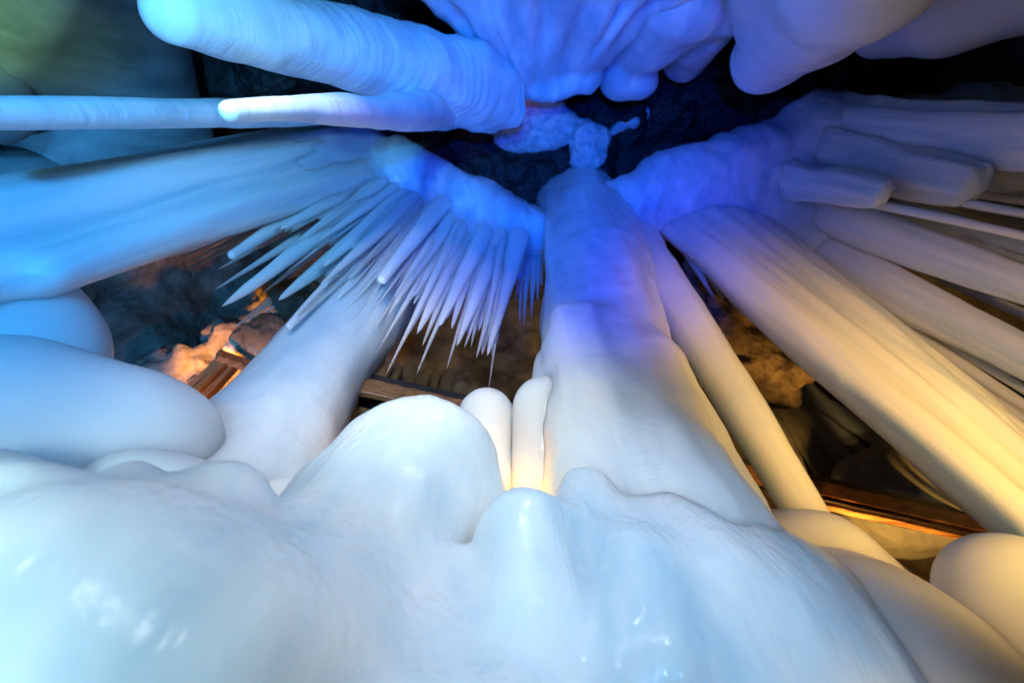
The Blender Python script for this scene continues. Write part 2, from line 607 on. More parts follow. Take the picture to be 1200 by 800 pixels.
def ledge(pts, rpx, h, label, res=0.06, k=0.35, mat=None, extra=(), disp=((0.06, (1.2, 1.2, 0.6)), (0.03, (5, 5, 0.5)))):
    pr = []
    for (a, b) in zip(pts[:-1], pts[1:]):
        pr.append(cph(a[0], a[1], a[2] if len(a) > 2 else h, a[3] if len(a) > 3 else rpx,
                      b[0], b[1], b[2] if len(b) > 2 else h, b[3] if len(b) > 3 else rpx))
    pr += list(extra)
    return blob('ice_ledge', pr, res, k, mat or ICE_DRAPE, label, 'ice ledge', disp)


# left fringe: (root, tip, width at root, width at tip, height, options, label)
FR = [
    ((400, 205), (161, 310), 18, 1.5, 8.2, {}, 'thin pale spike nearest under the huge left ice sheet, pointing at the blue wall'),
    ((405, 212), (208, 287), 16, 1.5, 8.3, {}, 'short faint spike close beneath the huge left ice sheet'),
    ((432, 205), (269, 301), 26, 11, 8.2, {'blunt': True}, 'blunt round ended icicle among the pointed left fringe'),
    ((428, 220), (255, 316), 14, 1.5, 8.4, {}, 'slim spike just under the blunt round ended icicle'),
    ((440, 222), (251, 340), 20, 1.5, 8.3, {}, 'long greyish spike second under the blunt round ended icicle'),
    ((455, 222), (259, 360), 30, 2, 8.1, {'pw': 0.8, 'mid': (0.86, 12)}, 'broad white blade with a needle tip above the amber grotto'),
    ((455, 232), (308, 343), 20, 1.5, 8.5, {}, 'tan spike beside the broad white blade above the grotto'),
    ((468, 235), (326, 352), 32, 3, 8.2, {'pw': 0.8}, 'wide pale blue blade between tan spike and left column'),
    ((485, 240), (337, 384), 26, 9, 8.0, {'blunt': True}, 'blunt pale icicle running down the left flank of the left column'),
    ((520, 240), (446, 330), 22, 11, 7.8, {'blunt': True}, 'short icicle with a bright round knob end before the left column'),
    ((520, 250), (440, 352), 22, 1.5, 8.0, {}, 'pale blue spike lying across the left column'),
    ((532, 252), (454, 371), 26, 1.5, 8.1, {}, 'broad pale spike at the right edge of the left column'),
    ((545, 256), (478, 393), 24, 1.5, 8.2, {'pw': 0.9}, 'leftmost pinkish icicle against the dark hollow'),
    ((558, 262), (495, 405), 20, 1.5, 8.3, {}, 'second pinkish icicle from the left against the dark hollow'),
    ((572, 264), (515, 382), 26, 4.5, 8.2, {'pw': 0.9}, 'blunt tipped pinkish icicle in the middle of the dark hollow'),
    ((588, 268), (535, 406), 28, 2, 8.2, {'pw': 0.9}, 'broad pinkish icicle right of the blunt tipped one'),
    ((594, 270), (544, 408), 16, 1.5, 8.4, {}, 'slim pinkish icicle tucked beside the broad one'),
    ((602, 272), (558, 420), 18, 1.5, 8.3, {}, 'longest pinkish icicle of the fringe, over the dark hollow'),
    ((610, 272), (571, 417), 28, 2, 8.2, {'pw': 0.85}, 'rightmost broad pinkish icicle with jagged tip near the column'),
    ((607, 275), (566, 407), 12, 1.2, 8.35, {}, 'thin needle between the two longest pinkish icicles'),
]
# left lip: pixels are tube centres
ledge([(250, 225, 8.0, 26), (340, 202, 8.2, 34), (405, 190, 8.4, 36), (455, 204, 8.5, 38), (510, 232, 8.5, 36),
       (560, 256, 8.5, 32), (605, 270, 8.5, 28), (640, 282, 8.5, 26)], 36, H0,
      'curved blue ice lip left of centre from which the fringe of icicles hangs',
      extra=(cph(440, 205, 8.9, 34, 560, 250, 9.0, 30), cph(560, 250, 9.0, 30, 640, 275, 9.2, 28),
             cph(590, 262, 8.2, 18, 630, 272, 8.2, 14)) + tuple(
          drip((x, y), (620 + (x - 620) * 2.0, 112 + (y - 112) * 2.0), f, 13, 6, h) for (x, y, f, h) in
          [(330, 205, .28, 8.4), (365, 205, .30, 8.4), (395, 206, .32, 8.5), (420, 210, .36, 8.5), (440, 216, .38, 8.6), (458, 222, .40, 8.6), (475, 230, .42, 8.6), (490, 237, .44, 8.6),
           (505, 245, .42, 8.6), (520, 250, .40, 8.6), (535, 256, .38, 8.6), (550, 262, .36, 8.6), (565, 266, .34, 8.6), (580, 270, .30, 8.6), (595, 274, .28, 8.6), (610, 278, .26, 8.6)]) + tuple(drip(r, t, 0.34, q * 1.0, q * 0.22, 8.45, 0.5) for r, t, q in [((402, 166), (-110, 268), 24), ((408, 176), (-110, 300), 25), ((418, 186), (-110, 330), 24), ((428, 196), (-110, 362), 20)]) + (('k', 0.10),) + tuple(
          drip(r, t, 0.30, a * 0.42, a * 0.16, h, 0.5) for r, t, a, b, h, kw, lab in FR))
RIGHT_FAN = [   # label, root, tip, width at root, width at tip, height, squash, (fraction, width)
    ('thin orange icicle alone in the dark gap right of the golden sheet', (895, 276), (1260, 516), 18, 14, 8.5, 0.8, (0.5, 15)),
    ('broad lilac grey icicle just above the thin orange icicle', (900, 262), (1260, 450), 44, 40, 8.4, 0.5, (0.5, 46)),
    ('broad lilac grey icicle across the right edge above the brown gap', (915, 228), (1270, 358), 48, 38, 8.35, 0.5, (0.5, 46)),
    ('pinkish grey icicle next above the brown gap at the right edge', (955, 212), (1270, 322), 36, 26, 8.5, 0.6, (0.5, 34)),
    ('dim tan icicle under the broken stumps at the right edge', (1040, 208), (1280, 284), 30, 24, 8.6, 0.6, (0.5, 28)),
    ('unlit broad ice drape at the top of the right lip, fading into darkness', (960, 140), (1260, 165), 60, 70, 8.6, 0.6, (0.5, 64)),
]
_ex = [cph(860, 195, 9.0, 36, 1000, 170, 9.0, 40)]
for (lb, r, t, a, b, h, sq, md) in RIGHT_FAN:
    _ex.append(drip(r, t, 0.30, a * 0.55, a * 0.16, h))
ledge([(655, 275, 8.8, 30), (700, 255, 8.7, 32), (760, 238, 8.6, 36), (820, 225, 8.5, 42), (880, 215, 8.4, 48),
       (950, 200, 8.3, 52), (1030, 180, 8.2, 50), (1120, 165, 8.1, 50), (1230, 160, 8.0, 50)], 40, H0,
      'broad dim blue ice lip right of centre above the golden ice sheet', extra=_ex, k=0.5,
      disp=((0.10, (1.2, 1.2, 0.5)), (0.03, (5, 5, 0.4))))


def sheet(label, parts, res=0.05, k=0.22, mat=None, disp=((0.05, (1.6, 1.6, 0.2)), (0.035, (6, 6, 0.22)))):
    pr = [drip(r, t, 1.0, a, b, h, 0.6) for (r, t, a, b, h) in parts]
    return blob('ice_sheet', pr, res, k, mat or ICE_ICI, label, 'ice sheet', disp)


sheet('widest golden ice sheet sweeping down to the lower right edge above the railing',
      [((780, 262), (1225, 628), 16, 21, 8.5), ((800, 256), (1250, 640), 20, 24, 8.45), ((822, 252), (1250, 612), 22, 24, 8.5),
       ((845, 250), (1270, 612), 24, 26, 8.4), ((862, 250), (1270, 596), 20, 22, 8.5), ((882, 256), (1280, 594), 16, 18, 8.45)])

# ------------------------------------------------------------------ icicles
def icicle(root, tip, wr, wt, h=None, R=None, pw=1.0, mat=None, seg=18, n=60, squash=0.75, lump=0.06, flute=0.05,
           ribs=0.0, rl=0.12, blunt=False, flat=1.0, name='icicle', tipR=None, mid=None, lift=0.0):
    """tapered icicle from root pixel to tip pixel; widths in pixels"""
    p0 = PH(root[0], root[1], h) if h is not None else PR(root[0], root[1], R)
    r0h = math.hypot(p0[0], p0[1])
    p0 = p0 + np.array([0, 0, lift])
    p1 = PR(tip[0], tip[1], tipR if tipR is not None else r0h)
    w0 = size(root[0], root[1], p0, wr) / 2
    w1 = size(tip[0], tip[1], p1, wt) / 2
    t = np.linspace(0, 1, n)
    rad = w1 + (w0 - w1) * (1 - t) ** pw
    if mid is not None:               # (pixel fraction, width px)
        fpx, wm = mid
        pm = PR(root[0] + (tip[0] - root[0]) * fpx, root[1] + (tip[1] - root[1]) * fpx, r0h if tipR is None else (r0h + tipR) / 2)
        tm = (p0[2] - pm[2]) / (p0[2] - p1[2])
        rm = size(root[0] + (tip[0] - root[0]) * fpx, root[1] + (tip[1] - root[1]) * fpx, pm, wm) / 2
        rad = np.interp(t, [0, tm, 1], [w0, rm, w1])
    if ribs:
        L = np.linalg.norm(p1 - p0)
        sd = random.random() * 9
        ph = t * L / rl
        ph = ph + 0.5 * vnoise(np.stack([ph * 0.35 + sd, ph * 0, ph * 0], -1))
        am = ribs * (0.55 + 0.45 * vnoise(np.stack([ph * 0.2 + sd + 4, ph * 0, ph * 0], -1)))
        rad = rad * (1 + am * (np.abs(np.sin(math.pi * ph)) - 0.6))
    # rounding of the tip
    L = abs(p0[2] - p1[2])
    e = w1 * (flat if blunt else 2.5) / max(L, 1e-3)
    s = np.clip((1 - t) / max(e, 1e-4), 0, 1)
    rad = rad * np.sqrt(np.clip(1 - (1 - s) ** 2, 0.0004, 1))
    if blunt:   # more rings near the end
        t2 = np.concatenate([np.linspace(0, 1 - e, n - 12, endpoint=False), 1 - e * (1 - np.sin(np.linspace(0, math.pi / 2, 12)))])
        rb = np.interp(np.minimum(t2, 1 - e), t, w1 + (w0 - w1) * (1 - t) ** pw) if not (ribs or mid) else np.interp(np.minimum(t2, 1 - e), t, rad)
        s2 = np.clip((1 - t2) / e, 0, 1)
        rad = rb * np.sqrt(np.clip(1 - (1 - s2) ** 2, 0.0004, 1))
        t = t2
    wob = w0 * 0.25
    sd = random.random() * 50
    ax = p0[None] + (p1 - p0)[None] * t[:, None]
    env = np.sin(math.pi * t)
    ax[:, 0] += wob * env * vnoise(np.stack([t * 2 + sd, t * 0, t * 0 + 2], -1))
    ax[:, 1] += wob * env * vnoise(np.stack([t * 2 + sd, t * 0 + 5, t * 0], -1))
    az = math.atan2(p0[1], p0[0]) + math.pi / 2
    W, faces = lathe(rad, seg, ax, lump=lump, lf=(2.2, 2.2, 1.1), flute=flute, seed=random.random() * 30, squash=squash, az=az)
    o = mesh_obj(name, W, faces, mat or ICE_ICI, origin=p0)
    return o


def ici(label, *a, **k):
    grp = k.pop('group', None)
    return tag(icicle(*a, **k), label, 'icicle', grp)


# --- overhead left: three ribbed icicles
ici('thickest ribbed white icicle slanting overhead to the top left corner', (572, 108), (178, 12), 88, 58, h=8.3, tipR=2.4,
    mat=ICE_RIB, seg=40, n=220, squash=1.0, lump=0.11, flute=0.03, ribs=0.022, rl=0.15, blunt=True, mid=(0.45, 84))
ici('slim ribbed pale blue icicle pointing left with a glassy rounded tip', (530, 126), (262, 131), 44, 27, h=8.2,
    mat=ICE_RIB, seg=28, n=200, squash=1.0, lump=0.11, flute=0.03, ribs=0.03, rl=0.12, blunt=True, mid=(0.5, 33))
ici('long straight blue icicle running out of the left edge behind the slim ribbed one', (430, 128), (-60, 132), 30, 34, h=8.6,
    mat=ICE_RIB, seg=28, n=180, squash=1.0, lump=0.11, flute=0.03, ribs=0.03, rl=0.13, blunt=True, mid=(0.6, 32))

# --- giant sheet to the left edge
sheet('huge broad blue white ice sheet sweeping to the left edge below the slim icicles',
      [((400, 166), (-110, 268), 22, 34, 8.5), ((405, 176), (-110, 300), 24, 36, 8.4), ((415, 186), (-110, 330), 22, 34, 8.5),
       ((425, 196), (-110, 362), 18, 30, 8.4), ((440, 204), (60, 318), 14, 16, 8.3), ((380, 190), (240, 236), 20, 8, 8.3)])

# --- left fringe, named ones: (root, tip, wr, wt, h, kwargs, label)
for r, t, a, b, h, kw, lab in FR:
    ici(lab, r, t, a, b, h=h, lift=0.5, **kw)

# dim needle clump beside the right column
for i, (r, t, w) in enumerate([((612, 282), (609, 380), 10), ((619, 282), (614, 382), 12), ((626, 284), (623, 373), 14),
                               ((632, 284), (630, 352), 12), ((616, 284), (604, 352), 12), ((634, 284), (635, 335), 12)]):
    ici('short dim tan needle in the cluster hanging just left of the right column', r, t, w, 1.2, h=9.2, lift=0.4,
        group='needle cluster beside the right column')

# dense filler of the fringe, roots along the lip
LIP = [(395, 200), (425, 202), (455, 210), (485, 226), (515, 242), (545, 256), (575, 268), (605, 276)]
rr = random.Random(5)
for i in range(78):
    u = (i + rr.uniform(-0.5, 0.5)) / 78 * (len(LIP) - 1.2) + 0.08
    a = int(u); f = u - a
    x = LIP[a][0] * (1 - f) + LIP[a + 1][0] * f; y = LIP[a][1] * (1 - f) + LIP[a + 1][1] * f
    dx, dy = x - 620, y - 112
    s = 1.0 + rr.uniform(0.45, 0.95) * (1.0 if x > 480 else 0.72)
    hh = rr.uniform(8.1, 8.9)
    ici('slim blue white spike packed in the dense back row of the left fringe', (x, y), (620 + dx * s, 112 + dy * s),
        rr.uniform(15, 24), rr.uniform(0.8, 1.6), h=hh, group='back row of the left icicle fringe', seg=12, n=40, pw=rr.uniform(0.6, 0.9), lift=0.5)

LIP2 = [(330, 205), (365, 203), (395, 204), (425, 207), (455, 215), (485, 230), (515, 246), (545, 259), (575, 270), (608, 278)]
for i in range(95):
    u = (i + rr.uniform(-0.6, 0.6)) / 95 * (len(LIP2) - 1.2) + 0.1
    a = int(u); f = u - a
    x = LIP2[a][0] * (1 - f) + LIP2[a + 1][0] * f; y = LIP2[a][1] * (1 - f) + LIP2[a + 1][1] * f
    dx, dy = x - 620, y - 112
    s = 1.0 + rr.betavariate(2, 2.5) * (1.15 if x > 480 else 0.75) + 0.2
    ici('fine needle icicle hanging in the thin front layer of the left fringe', (x, y), (620 + dx * s, 112 + dy * s),
        rr.uniform(7, 14), rr.uniform(0.6, 1.2), h=rr.uniform(7.8, 8.6), group='front needles of the left icicle fringe', seg=10, n=36,
        pw=rr.uniform(0.75, 1.1), lift=0.4)

for i in range(46):
    f = rr.random()
    x = 285 + 135 * f; y = 230 - 14 * f + rr.uniform(-6, 10)
    dx, dy = x - 620, y - 112
    s_ = 1.0 + rr.uniform(0.32, 0.85) * (1.0 - 0.25 * (1 - f))
    ici('slender tapering spike under the edge of the huge left ice sheet', (x, y), (620 + dx * s_, 112 + dy * s_),
        rr.uniform(7, 15), rr.uniform(0.6, 1.4), h=rr.uniform(8.0, 8.7), group='spikes along the underside of the left ice sheet', seg=10, n=36,
        pw=rr.uniform(0.7, 1.0), lift=0.5)

# amber lit needles over the grotto
for r, t, w in [((405, 300), (318, 383), 11), ((398, 303), (306, 380), 12), ((392, 300), (296, 378), 12),
                ((410, 296), (328, 372), 10), ((388, 298), (286, 380), 14), ((380, 296), (275, 384), 14)]:
    ici('amber lit icicle hanging over the mouth of the grotto', r, t, w, 2, R=4.6, group='amber icicles over the grotto',
        seg=12, n=40)

# --- right: yellow pillar
ici('slender yellow ice pillar crossing in front of the wooden railing', (738, 262), (977, 654), 46, 46, h=9.2,
    seg=40, n=140, squash=0.9, lump=0.05, flute=0.06, blunt=True, mid=(0.35, 50), mat=ICE_SMOOTH)
ici('small brown icicle in the slot beside the yellow pillar', (770, 370), (815, 459), 10, 3, R=3.0, seg=12, n=40)
ici('short yellow spur on the left of the yellow pillar', (768, 340), (826, 454), 16, 1.5, R=2.9, seg=14, n=40)

# --- right sheets
ici('narrow golden icicle along the bottom edge of the golden sheet', (1000, 462), (1290, 715), 26, 32, R=3.7, seg=30, n=90,
    squash=0.7, lump=0.05, flute=0.1, blunt=True)
for (lb, r, t, a, b, h, sq, md) in RIGHT_FAN:
    ici(lb, r, t, a, b, h=h, lift=0.5, seg=44, n=130, squash=sq, lump=0.08, flute=0.16, blunt=True, mid=md)
for q, (r0, y1) in enumerate([((985, 222), 306), ((940, 232), 342), ((925, 250), 398), ((905, 268), 472), ((900, 272), 498), ((890, 278), 536),
                              ((880, 282), 540), ((950, 196), 248), ((925, 204), 262), ((990, 190), 232), ((905, 214), 292), ((960, 216), 330),
                              ((915, 240), 376), ((935, 226), 318)]):
    ici('thin straight rod of ice running to the right edge between the broad icicles', r0, (1270, y1), 10, rr.uniform(7, 13),
        h=rr.uniform(8.2, 9.0), lift=0.5, seg=14, n=70, blunt=True, squash=0.9, lump=0.12, group='thin rods of the right icicle fan')
ici('small broken icicle stump with a squared end, right of the blue lip', (900, 200), (1040, 228), 38, 30, h=8.3, seg=30, n=60,
    squash=0.6, lump=0.2, flute=0.25, blunt=True, flat=0.55)
ici('large broken icicle stump with a squared grey end near the right edge', (950, 172), (1150, 222), 60, 56, h=8.2, seg=40, n=70,
    squash=0.6, lump=0.2, flute=0.25, blunt=True, flat=0.55)
ici('dim rounded icicle stump at the right edge behind the large squared stump', (1000, 160), (1215, 212), 70, 70, h=8.4, seg=40, n=70,
    squash=0.6, lump=0.06, flute=0.1, blunt=True)
for r, t, w in [((790, 268), (838, 350), 18), ((800, 272), (848, 352), 14), ((806, 270), (856, 346), 16), ((795, 275), (832, 343), 14)]:
    ici('short pale needle in the ragged tuft left of the golden sheets', r, t, w, 1.5, h=8.2,
        group='ragged tuft by the golden sheets', seg=12, n=40)
ici('short tan stub behind the ragged pale tuft', (810, 285), (870, 369), 14, 4, h=8.6, seg=12, n=40)
for r, t, w in [((930, 246), (1035, 302), 12), ((935, 240), (1025, 290), 10)]:
    ici('thin tan needle in the brown gap between the two lilac icicles', r, t, w, 1.5, h=8.7,
        group='tan needles in the brown gap', seg=12, n=40)

# ------------------------------------------------------------------ overhead masses behind the zenith
G = [cph(640, 66, 9.6, 40, 660, -60, 8.6, 110), cph(615, 80, 9.3, 24, 550, -60, 8.0, 70), cph(665, 80, 9.3, 24, 770, -60, 8.2, 80), ('k', 0.06)]
gr = random.Random(3)
for i in range(30):
    u = (i + gr.uniform(-0.3, 0.3)) / 29
    x1 = 440 + u * 440; y1 = -70 + gr.uniform(-10, 10)
    x0 = 596 + u * 84 + gr.uniform(-4, 4); y0 = 84 + 20 * math.sin(u * math.pi) + gr.uniform(-8, 6)
    G.append(cph(x0, y0, 8.9 + gr.uniform(-0.2, 0.3), gr.uniform(6, 10), x1, y1, 6.3 + gr.uniform(-0.35, 0.35), gr.uniform(10, 22)))
G += [('k', 0.15), cph(645, 104, 8.6, 12, 668, 100, 8.6, 13), el(690, 92, 8.7, 18), cph(612, 98, 8.7, 10, 640, 108, 8.6, 10)]
blob('ice_drapery', G, 0.05, 0.22, ICE_DRAPE, 'pleated blue ice drapery hanging at the top centre, straight overhead', 'ice drapery',
     disp=((0.05, (2.2, 1.4, 0.6)), (0.015, (7, 5, 1.5))))
blob('ice_lobe', [el(728, 92, 9.2, 24, 24, 30), el(752, 94, 9.2, 20, 20, 26), cph(735, 80, 9.2, 22, 800, -10, 7.5, 60)], 0.05, 0.12,
     ICE_DRAPE, 'blue twin knob of ice beside the overhead drapery above the dark hole', 'ice lobe', disp=((0.03, 1.5),))
blob('ice_lobe', [cph(898, 66, 7.4, 40, 960, 0, 6.4, 70), cph(960, 0, 6.4, 70, 1010, -60, 5.6, 100), cph(890, 20, 6.9, 30, 900, -60, 6, 50)],
     0.05, 0.2, ICE_SMOOTH, 'large smooth rounded blue grey ice tongue at the top right', 'ice lobe', disp=((0.03, 1.2),))
blob('ice_lobe', [cph(1040, 26, 7.9, 36, 1120, 5, 7.0, 50), cph(1120, 5, 7.0, 50, 1260, -50, 6.2, 70)], 0.06, 0.2, ICE_SMOOTH,
     'dim grey ice lobe in the top right corner behind the large tongue', 'ice lobe', disp=((0.03, 1.2),))
blob('ice_lobe', [cph(770, 20, 8.6, 40, 880, -40, 7.4, 70), cph(800, 70, 9.6, 26, 830, 20, 8.6, 36)], 0.06, 0.25, ICE_DRAPE,
     'shadowy blue ice fold between the overhead drapery and the large tongue', 'ice lobe', disp=((0.05, 1.2),))

# top left green lit mass and its neighbours, dimmed by a darker ice colour
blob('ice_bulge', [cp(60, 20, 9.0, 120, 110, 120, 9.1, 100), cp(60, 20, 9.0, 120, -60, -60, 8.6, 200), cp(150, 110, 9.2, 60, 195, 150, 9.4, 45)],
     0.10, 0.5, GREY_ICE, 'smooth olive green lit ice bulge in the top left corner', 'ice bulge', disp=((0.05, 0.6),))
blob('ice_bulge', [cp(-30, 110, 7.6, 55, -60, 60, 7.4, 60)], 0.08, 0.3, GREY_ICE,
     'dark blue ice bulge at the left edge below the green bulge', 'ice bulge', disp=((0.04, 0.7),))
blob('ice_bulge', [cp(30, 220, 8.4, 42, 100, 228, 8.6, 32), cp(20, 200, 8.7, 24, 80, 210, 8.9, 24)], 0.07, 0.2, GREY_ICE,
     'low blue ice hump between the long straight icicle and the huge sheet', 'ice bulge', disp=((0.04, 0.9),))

# dark rock in the hole and above the left icicles
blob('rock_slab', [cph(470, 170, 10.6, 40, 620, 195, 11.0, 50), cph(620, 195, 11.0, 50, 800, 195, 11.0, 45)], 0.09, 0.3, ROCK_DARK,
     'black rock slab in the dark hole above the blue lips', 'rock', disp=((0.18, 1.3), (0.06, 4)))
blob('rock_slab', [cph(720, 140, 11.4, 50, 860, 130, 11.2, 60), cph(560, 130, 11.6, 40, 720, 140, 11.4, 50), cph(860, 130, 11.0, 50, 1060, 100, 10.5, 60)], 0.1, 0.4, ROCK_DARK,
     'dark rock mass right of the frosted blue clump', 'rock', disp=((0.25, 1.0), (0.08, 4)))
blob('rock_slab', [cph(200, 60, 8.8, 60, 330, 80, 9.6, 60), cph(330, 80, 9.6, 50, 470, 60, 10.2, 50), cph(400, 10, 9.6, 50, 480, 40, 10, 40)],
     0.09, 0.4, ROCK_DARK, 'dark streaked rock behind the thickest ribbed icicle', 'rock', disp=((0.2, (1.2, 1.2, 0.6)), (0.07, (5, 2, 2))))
blob('frost_clump', [el(632, 140, 10.0, 34, 34, 18), el(600, 148, 10.0, 26, 26, 10), el(660, 150, 10, 18)], 0.05, 0.3, FROST,
     'bright blue frosted snow patch right at the centre of the dark hole', 'frost', disp=((0.06, 2.2), (0.02, 9)))
blob('frost_clump', [el(688, 176, 9.9, 23, 23, 18), el(684, 156, 9.95, 14), el(702, 162, 10, 10)], 0.045, 0.2, FROST,
     'darker blue frosted ball hanging below the frosted snow patch', 'frost', disp=((0.08, 2.6), (0.03, 9)))
blob('frost_clump', [cph(722, 152, 10.4, 7, 742, 142, 10.4, 5), cph(742, 142, 10.4, 5, 758, 132, 10.5, 4)], 0.03, 0.1, FROST,
     'small broken streak of blue frost on the rock right of the frosted ball', 'frost', disp=((0.07, 3),))

# ------------------------------------------------------------------ brown flowstone on the right wall
FL = []
fr = random.Random(12)
for i in range(26):
    u, v = fr.random(), fr.random()
    x = 805 + 60 * u + 70 * v; y = 330 + 130 * v - 20 * u
    FL.append(el(x, y, 7.6 + fr.uniform(-0.2, 0.3), fr.uniform(14, 26)))
blob('flowstone', FL, 0.06, 0.12, ROCK_BROWN, 'lumpy brown lit flowstone on the wall behind the yellow pillar', 'flowstone',
     disp=((0.14, (2.2, 2.2, 1.2)), (0.05, 6)))
for i in range(13):
    u = i / 12
    r = (868 + 80 * u, 438 + 22 * u); t = (925 + 130 * u + fr.uniform(-8, 8), 560 - 30 * u + fr.uniform(-10, 10))
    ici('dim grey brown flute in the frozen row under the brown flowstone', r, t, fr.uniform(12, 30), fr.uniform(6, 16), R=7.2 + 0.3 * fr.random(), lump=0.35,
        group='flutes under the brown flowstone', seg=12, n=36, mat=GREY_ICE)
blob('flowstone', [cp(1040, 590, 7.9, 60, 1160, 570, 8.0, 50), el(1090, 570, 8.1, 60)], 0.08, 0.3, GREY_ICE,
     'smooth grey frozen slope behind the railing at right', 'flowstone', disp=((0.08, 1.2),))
for i in range(9):
    u = i / 8
    x0 = 452 + 110 * u; y0 = 405 + 14 * u
    k = 1.22 + fr.uniform(-0.05, 0.08)
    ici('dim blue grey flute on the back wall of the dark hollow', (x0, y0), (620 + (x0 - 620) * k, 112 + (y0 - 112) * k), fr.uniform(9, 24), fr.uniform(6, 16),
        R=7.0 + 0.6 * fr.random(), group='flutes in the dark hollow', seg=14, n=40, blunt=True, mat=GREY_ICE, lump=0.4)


# ------------------------------------------------------------------ wood
def beam_mesh(a, b, w, hgt, up=np.array([0, 0, 1.0]), bev=0.008):
    a, b = np.array(a, float), np.array(b, float)
    d = (b - a) / np.linalg.norm(b - a)
    s = np.cross(d, up); s /= np.linalg.norm(s)
    u = np.cross(s, d)
    sec = [(-w + bev, -hgt), (w - bev, -hgt), (w, -hgt + bev), (w, hgt - bev), (w - bev, hgt), (-w + bev, hgt), (-w, hgt - bev), (-w, -hgt + bev)]
    V, Fc = [], []
    n = 12
    for i in range(n + 1):
        c = a + (b - a) * i / n
        for (p, q) in sec:
            jt = 0.004 * vnoise(np.array([[i * 1.3 + p * 9, q * 9, a[0] * 3]]))[0]
            V.append(c + s * (p + jt) + u * (q + jt))
    for i in range(n):
        for j in range(8):
            k = (j + 1) % 8
            Fc.append([i * 8 + j, i * 8 + k, (i + 1) * 8 + k, (i + 1) * 8 + j])
    Fc.append(list(range(7, -1, -1))); Fc.append(list(range(n * 8, n * 8 + 8)))
    return np.array(V), Fc


ZR = 3.7     # height of the walkway above the lens
A0 = PH(425, 456, ZR); B0 = PH(1260, 644, ZR)
rail = empty('wooden_railing', (A0 + B0) / 2 - np.array([0, 0, 0.5]))
tag(rail, 'dark wooden walkway railing with orange lit plank crossing behind the ice columns', 'railing')
dirr = (B0 - A0) / np.linalg.norm(B0 - A0)
nrm = np.cross(dirr, [0, 0, 1.0])
if nrm.dot(CAM - A0) < 0: nrm = -nrm       # towards the lens


def at(px, dz, out):
    # point on the railing line below pixel column px
    best = min(np.linspace(0, 1, 400), key=lambda t: abs(proj(A0 + (B0 - A0) * t)[0] - px))
    return A0 + (B0 - A0) * best + nrm * out + np.array([0, 0, dz])


def proj(p):
    v = ROT.T @ (p - CAM)
    return 600 + F * v[0] / -v[2], 400 - F * v[1] / -v[2]


def part(name, a, b, w, h, mat, par, up=np.array([0, 0, 1.0])):
    V, Fc = beam_mesh(a, b, w, h, up)
    return mesh_obj(name, V, Fc, mat, parent=par, smooth=False)


part('deck_beam', A0, B0, 0.14, 0.11, WOOD_DARK, rail)
part('plank', at(845, -0.22, 0.20), at(904, -0.22, 0.20), 0.03, 0.11, WOOD, rail)
part('plank', at(912, -0.22, 0.20), at(1108, -0.22, 0.20), 0.03, 0.11, WOOD, rail)
part('plank', at(400, -0.22, 0.20), at(545, -0.22, 0.20), 0.03, 0.11, WOOD, rail)
part('lower_rail', at(880, -0.45, 0.20), at(1106, -0.45, 0.20), 0.03, 0.03, WOOD, rail)
for px in (908, 1113):
    part('post', at(px, -0.05, 0.2), at(px, -0.75, 0.2), 0.055, 0.055, WOOD_V, rail, up=dirr)

# grotto gallery at left
gal = empty('wooden_gallery', P(270, 420, 6.2))
tag(gal, 'amber lit wooden posts and beam inside the small grotto left of the left column', 'gallery')
RG = 4.4
for (x0, y0, x1, y1, w) in [(262, 425, 208, 478, .07), (276, 424, 226, 478, .06), (300, 432, 244, 488, .07)]:
    part('post', PR(x0, y0, RG), PR(x1, y1, RG), w, w, WOOD_V, gal, up=nrm)
part('beam', PR(255, 416, RG - 0.1), PR(325, 440, RG - 0.1), 0.05, 0.06, WOOD, gal)
part('beam', PR(300, 425, RG - 0.15), PR(335, 436, RG - 0.15), 0.03, 0.03, WOOD, gal)
blob('rock_block', [el(290, 402, 6.6, 24, 24, 20), el(308, 396, 6.6, 24), el(300, 412, 6.6, 22)], 0.05, 0.06, ROCK_BROWN,
     'square brown rock block lit amber in the grotto above the wooden beam', 'rock', disp=((0.14, 1.8), (0.05, 6)))


blob('rock_block', [el(225, 455, 8.0, 55, 55, 40), el(280, 410, 8.0, 40), el(330, 375, 8.0, 44)], 0.06, 0.2, ROCK,  # backing added so the gaps between posts read bright amber
     'rough rock backing added to catch amber light behind the wooden posts of the grotto', 'rock', disp=((0.2, 1.4), (0.06, 6)))

# ------------------------------------------------------------------ lights
def lamp(kind, name, loc, color, power, radius=0.1, target=None, cone=60, blend=0.6):
    l = bpy.data.lights.new(name, kind)
    l.color = color; l.energy = power
    l.shadow_soft_size = radius
    o = bpy.data.objects.new(name, l)
    o.location = Vector([float(c) for c in loc])
    if kind == 'SPOT':
        l.spot_size = math.radians(cone); l.spot_blend = blend
        d = Vector([float(c) for c in target]) - o.location
        o.rotation_euler = d.to_track_quat('-Z', 'Y').to_euler()
    COL.objects.link(o)
    return o


# cool white flood at the camera's lower left
lamp('SPOT', 'white_flood', (-1.6, -0.3, 0.5), (0.60, 0.90, 1), 290, 0.40, P(120, 790, 2.0), 72, 1.0)
# neutral white from behind the camera, onto the columns
lamp('SPOT', 'column_flood', (-0.5, -2.4, 2.6), (0.95, 0.95, 0.93), 780, 0.40, P(470, 490, 4.0), 44, 1.0)
lamp('SPOT', 'front_fill', (-0.2, -1.8, 2.3), (0.88, 0.94, 0.98), 205, 0.30, P(480, 640, 2.2), 56, 1.0)  # extra light added to lift the mound and knob
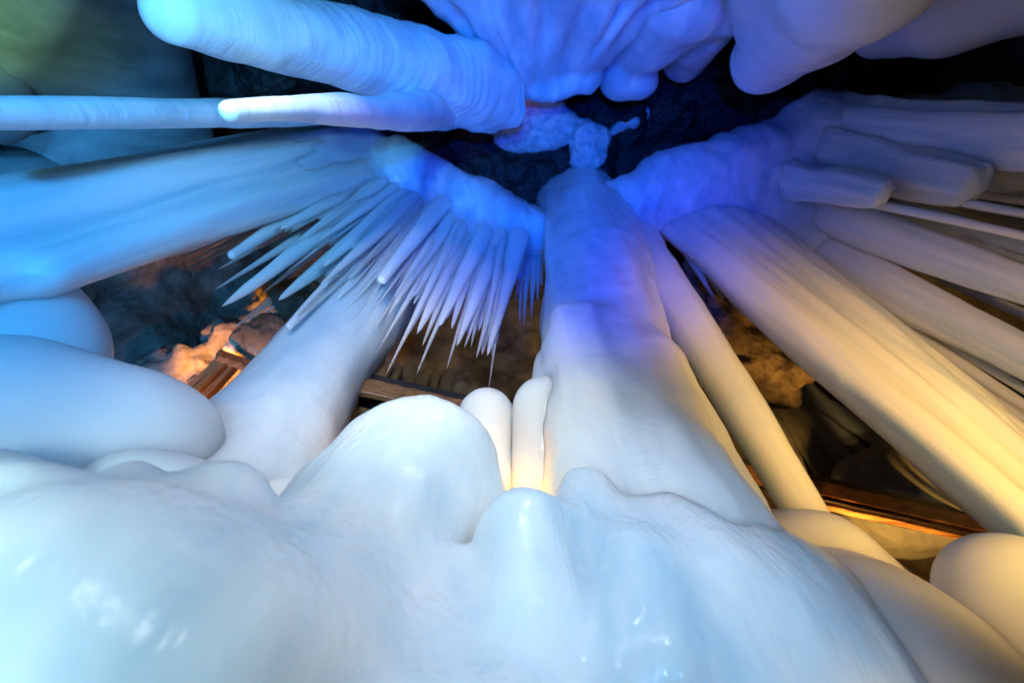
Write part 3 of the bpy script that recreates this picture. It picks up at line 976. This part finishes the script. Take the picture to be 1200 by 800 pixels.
# narrow pinkish white spot added to lighten the tips of the fringe
lamp('SPOT', 'fringe_fill', (0.1, -2.6, 1.6), (1.0, 0.90, 0.86), 420, 0.05, P(500, 355, 5.4), 24, 1.0)
# saturated blue spot straight up into the hole
lamp('SPOT', 'blue_spot', (0.2, -0.9, 0.4), (0, 0.06, 1), 2900, 0.15, PH(650, 190, 8.5), 54, 1.0)
# sky blue flood on the overhead and left icicles
lamp('SPOT', 'sky_blue_flood', (-0.9, -1.6, 0.5), (0.035, 0.38, 1), 1400, 0.2, PH(300, 170, 6), 80, 1.0)
# added cyan blue wash on the pleated drapery overhead
lamp('SPOT', 'drapery_fill', (0.3, -2.3, 0.4), (0.01, 0.46, 1.0), 600, 0.15, PH(640, 10, 7), 46, 1.0)
# added pale cyan fill on the nearest overhead icicles
lamp('SPOT', 'overhead_fill', (-0.7, -1.2, 0.4), (0.28, 0.74, 1), 700, 0.1, P(290, 90, 3.5), 40, 1.0)
# pale blue light on the right flank of the mound
lamp('SPOT', 'mound_flood', (1.5, -1.5, 1.7), (0.30, 0.62, 1), 190, 0.1, P(800, 720, 2.0), 44, 1.0)
# deep blue wash on the left back wall
lamp('SPOT', 'wall_wash', (-3.2, 1.2, 0.8), (0.05, 0.38, 1), 3200, 0.1, P(180, 340, 7.5), 50, 1.0)
# amber lamps: key and side spots added behind the lens, most others low behind the mounds
lamp('SPOT', 'amber_key', (2.2, -1.2, 0.4), (1, 0.57, 0.14), 1600, 0.1, (2.6, 2.6, 5.1), 45, 1.0)
lamp('SPOT', 'amber_side_fill', (2.6, -0.4, 0.5), (1, 0.64, 0.28), 600, 0.1, PR(1140, 425, 4.6), 36, 1.0)  # added to warm the upper right icicles
lamp('POINT', 'amber_fill', P(1180, 1010, 1.9), (1, 0.57, 0.22), 9, 0.1)  # unseen light added to tint the lower right mounds tan
lamp('SPOT', 'amber_lamp_middle', P(1090, 738, 5.1), (1, 0.48, 0.09), 700, 0.1, PR(960, 560, 6.6), 96, 0.8)
lamp('POINT', 'amber_lamp_centre', P(602, 606, 2.95), (1, 0.42, 0.07), 13, 0.06)
lamp('SPOT', 'hollow_fill', P(560, 640, 4.2), (1, 0.72, 0.38), 1100, 0.08, PR(570, 430, 7.5), 70, 1.0)  # added to brighten the back wall of the hollow
lamp('SPOT', 'amber_lamp_grotto', PR(222, 494, 4.7), (1, 0.36, 0.015), 1400, 0.06, PR(290, 400, 5.3), 62, 0.7)
lamp('SPOT', 'amber_lamp_grotto', PR(205, 505, 3.55), (1, 0.38, 0.03), 160, 0.06, PR(262, 446, 4.5), 70, 0.8)  # second one added to bring out the grotto wood
# green lamp by the top left bulge
lamp('SPOT', 'green_flood', P(-150, 60, 4.6), (0.30, 0.60, 0.02), 300, 0.1, P(40, 0, 8.4), 38, 0.9)
lamp('POINT', 'small_amber_lamp', PH(600, 112, 9.4), (1.0, 0.25, 0.03), 1.0, 0.03)
# small lights added high behind the lens to make the wet film glint
lamp('SPOT', 'glint_light', (0.9, -1.3, 6.6), (0.9, 0.95, 1.0), 70, 0.025, P(640, 700, 2.0), 36, 0.8)
lamp('SPOT', 'glint_light', (0.3, -2.6, 5.0), (0.9, 0.95, 1.0), 70, 0.025, P(620, 720, 2.0), 36, 0.8)
lamp('SPOT', 'glint_light', (1.4, -1.9, 4.2), (0.9, 0.95, 1.0), 60, 0.025, P(640, 700, 2.0), 36, 0.8)
lamp('SPOT', 'glint_light', (-0.3, -1.7, 6.2), (0.9, 0.95, 1.0), 150, 0.03, P(620, 690, 2.0), 40, 0.8)

# ------------------------------------------------------------------ world, view
w = bpy.data.worlds.new('World')
S.world = w
w.use_nodes = True
bg = w.node_tree.nodes['Background']
bg.inputs[0].default_value = (0.02, 0.04, 0.08, 1)
bg.inputs[1].default_value = 0.05
S.view_settings.view_transform = 'Standard'
S.view_settings.look = 'None'
S.view_settings.exposure = 0.0
S.view_settings.gamma = 1.0
S.view_settings.use_curve_mapping = False
S.render.engine = 'CYCLES'
S.cycles.use_denoising = True
S.cycles.max_bounces = 8
S.cycles.diffuse_bounces = 4
S.cycles.sample_clamp_indirect = 6.0
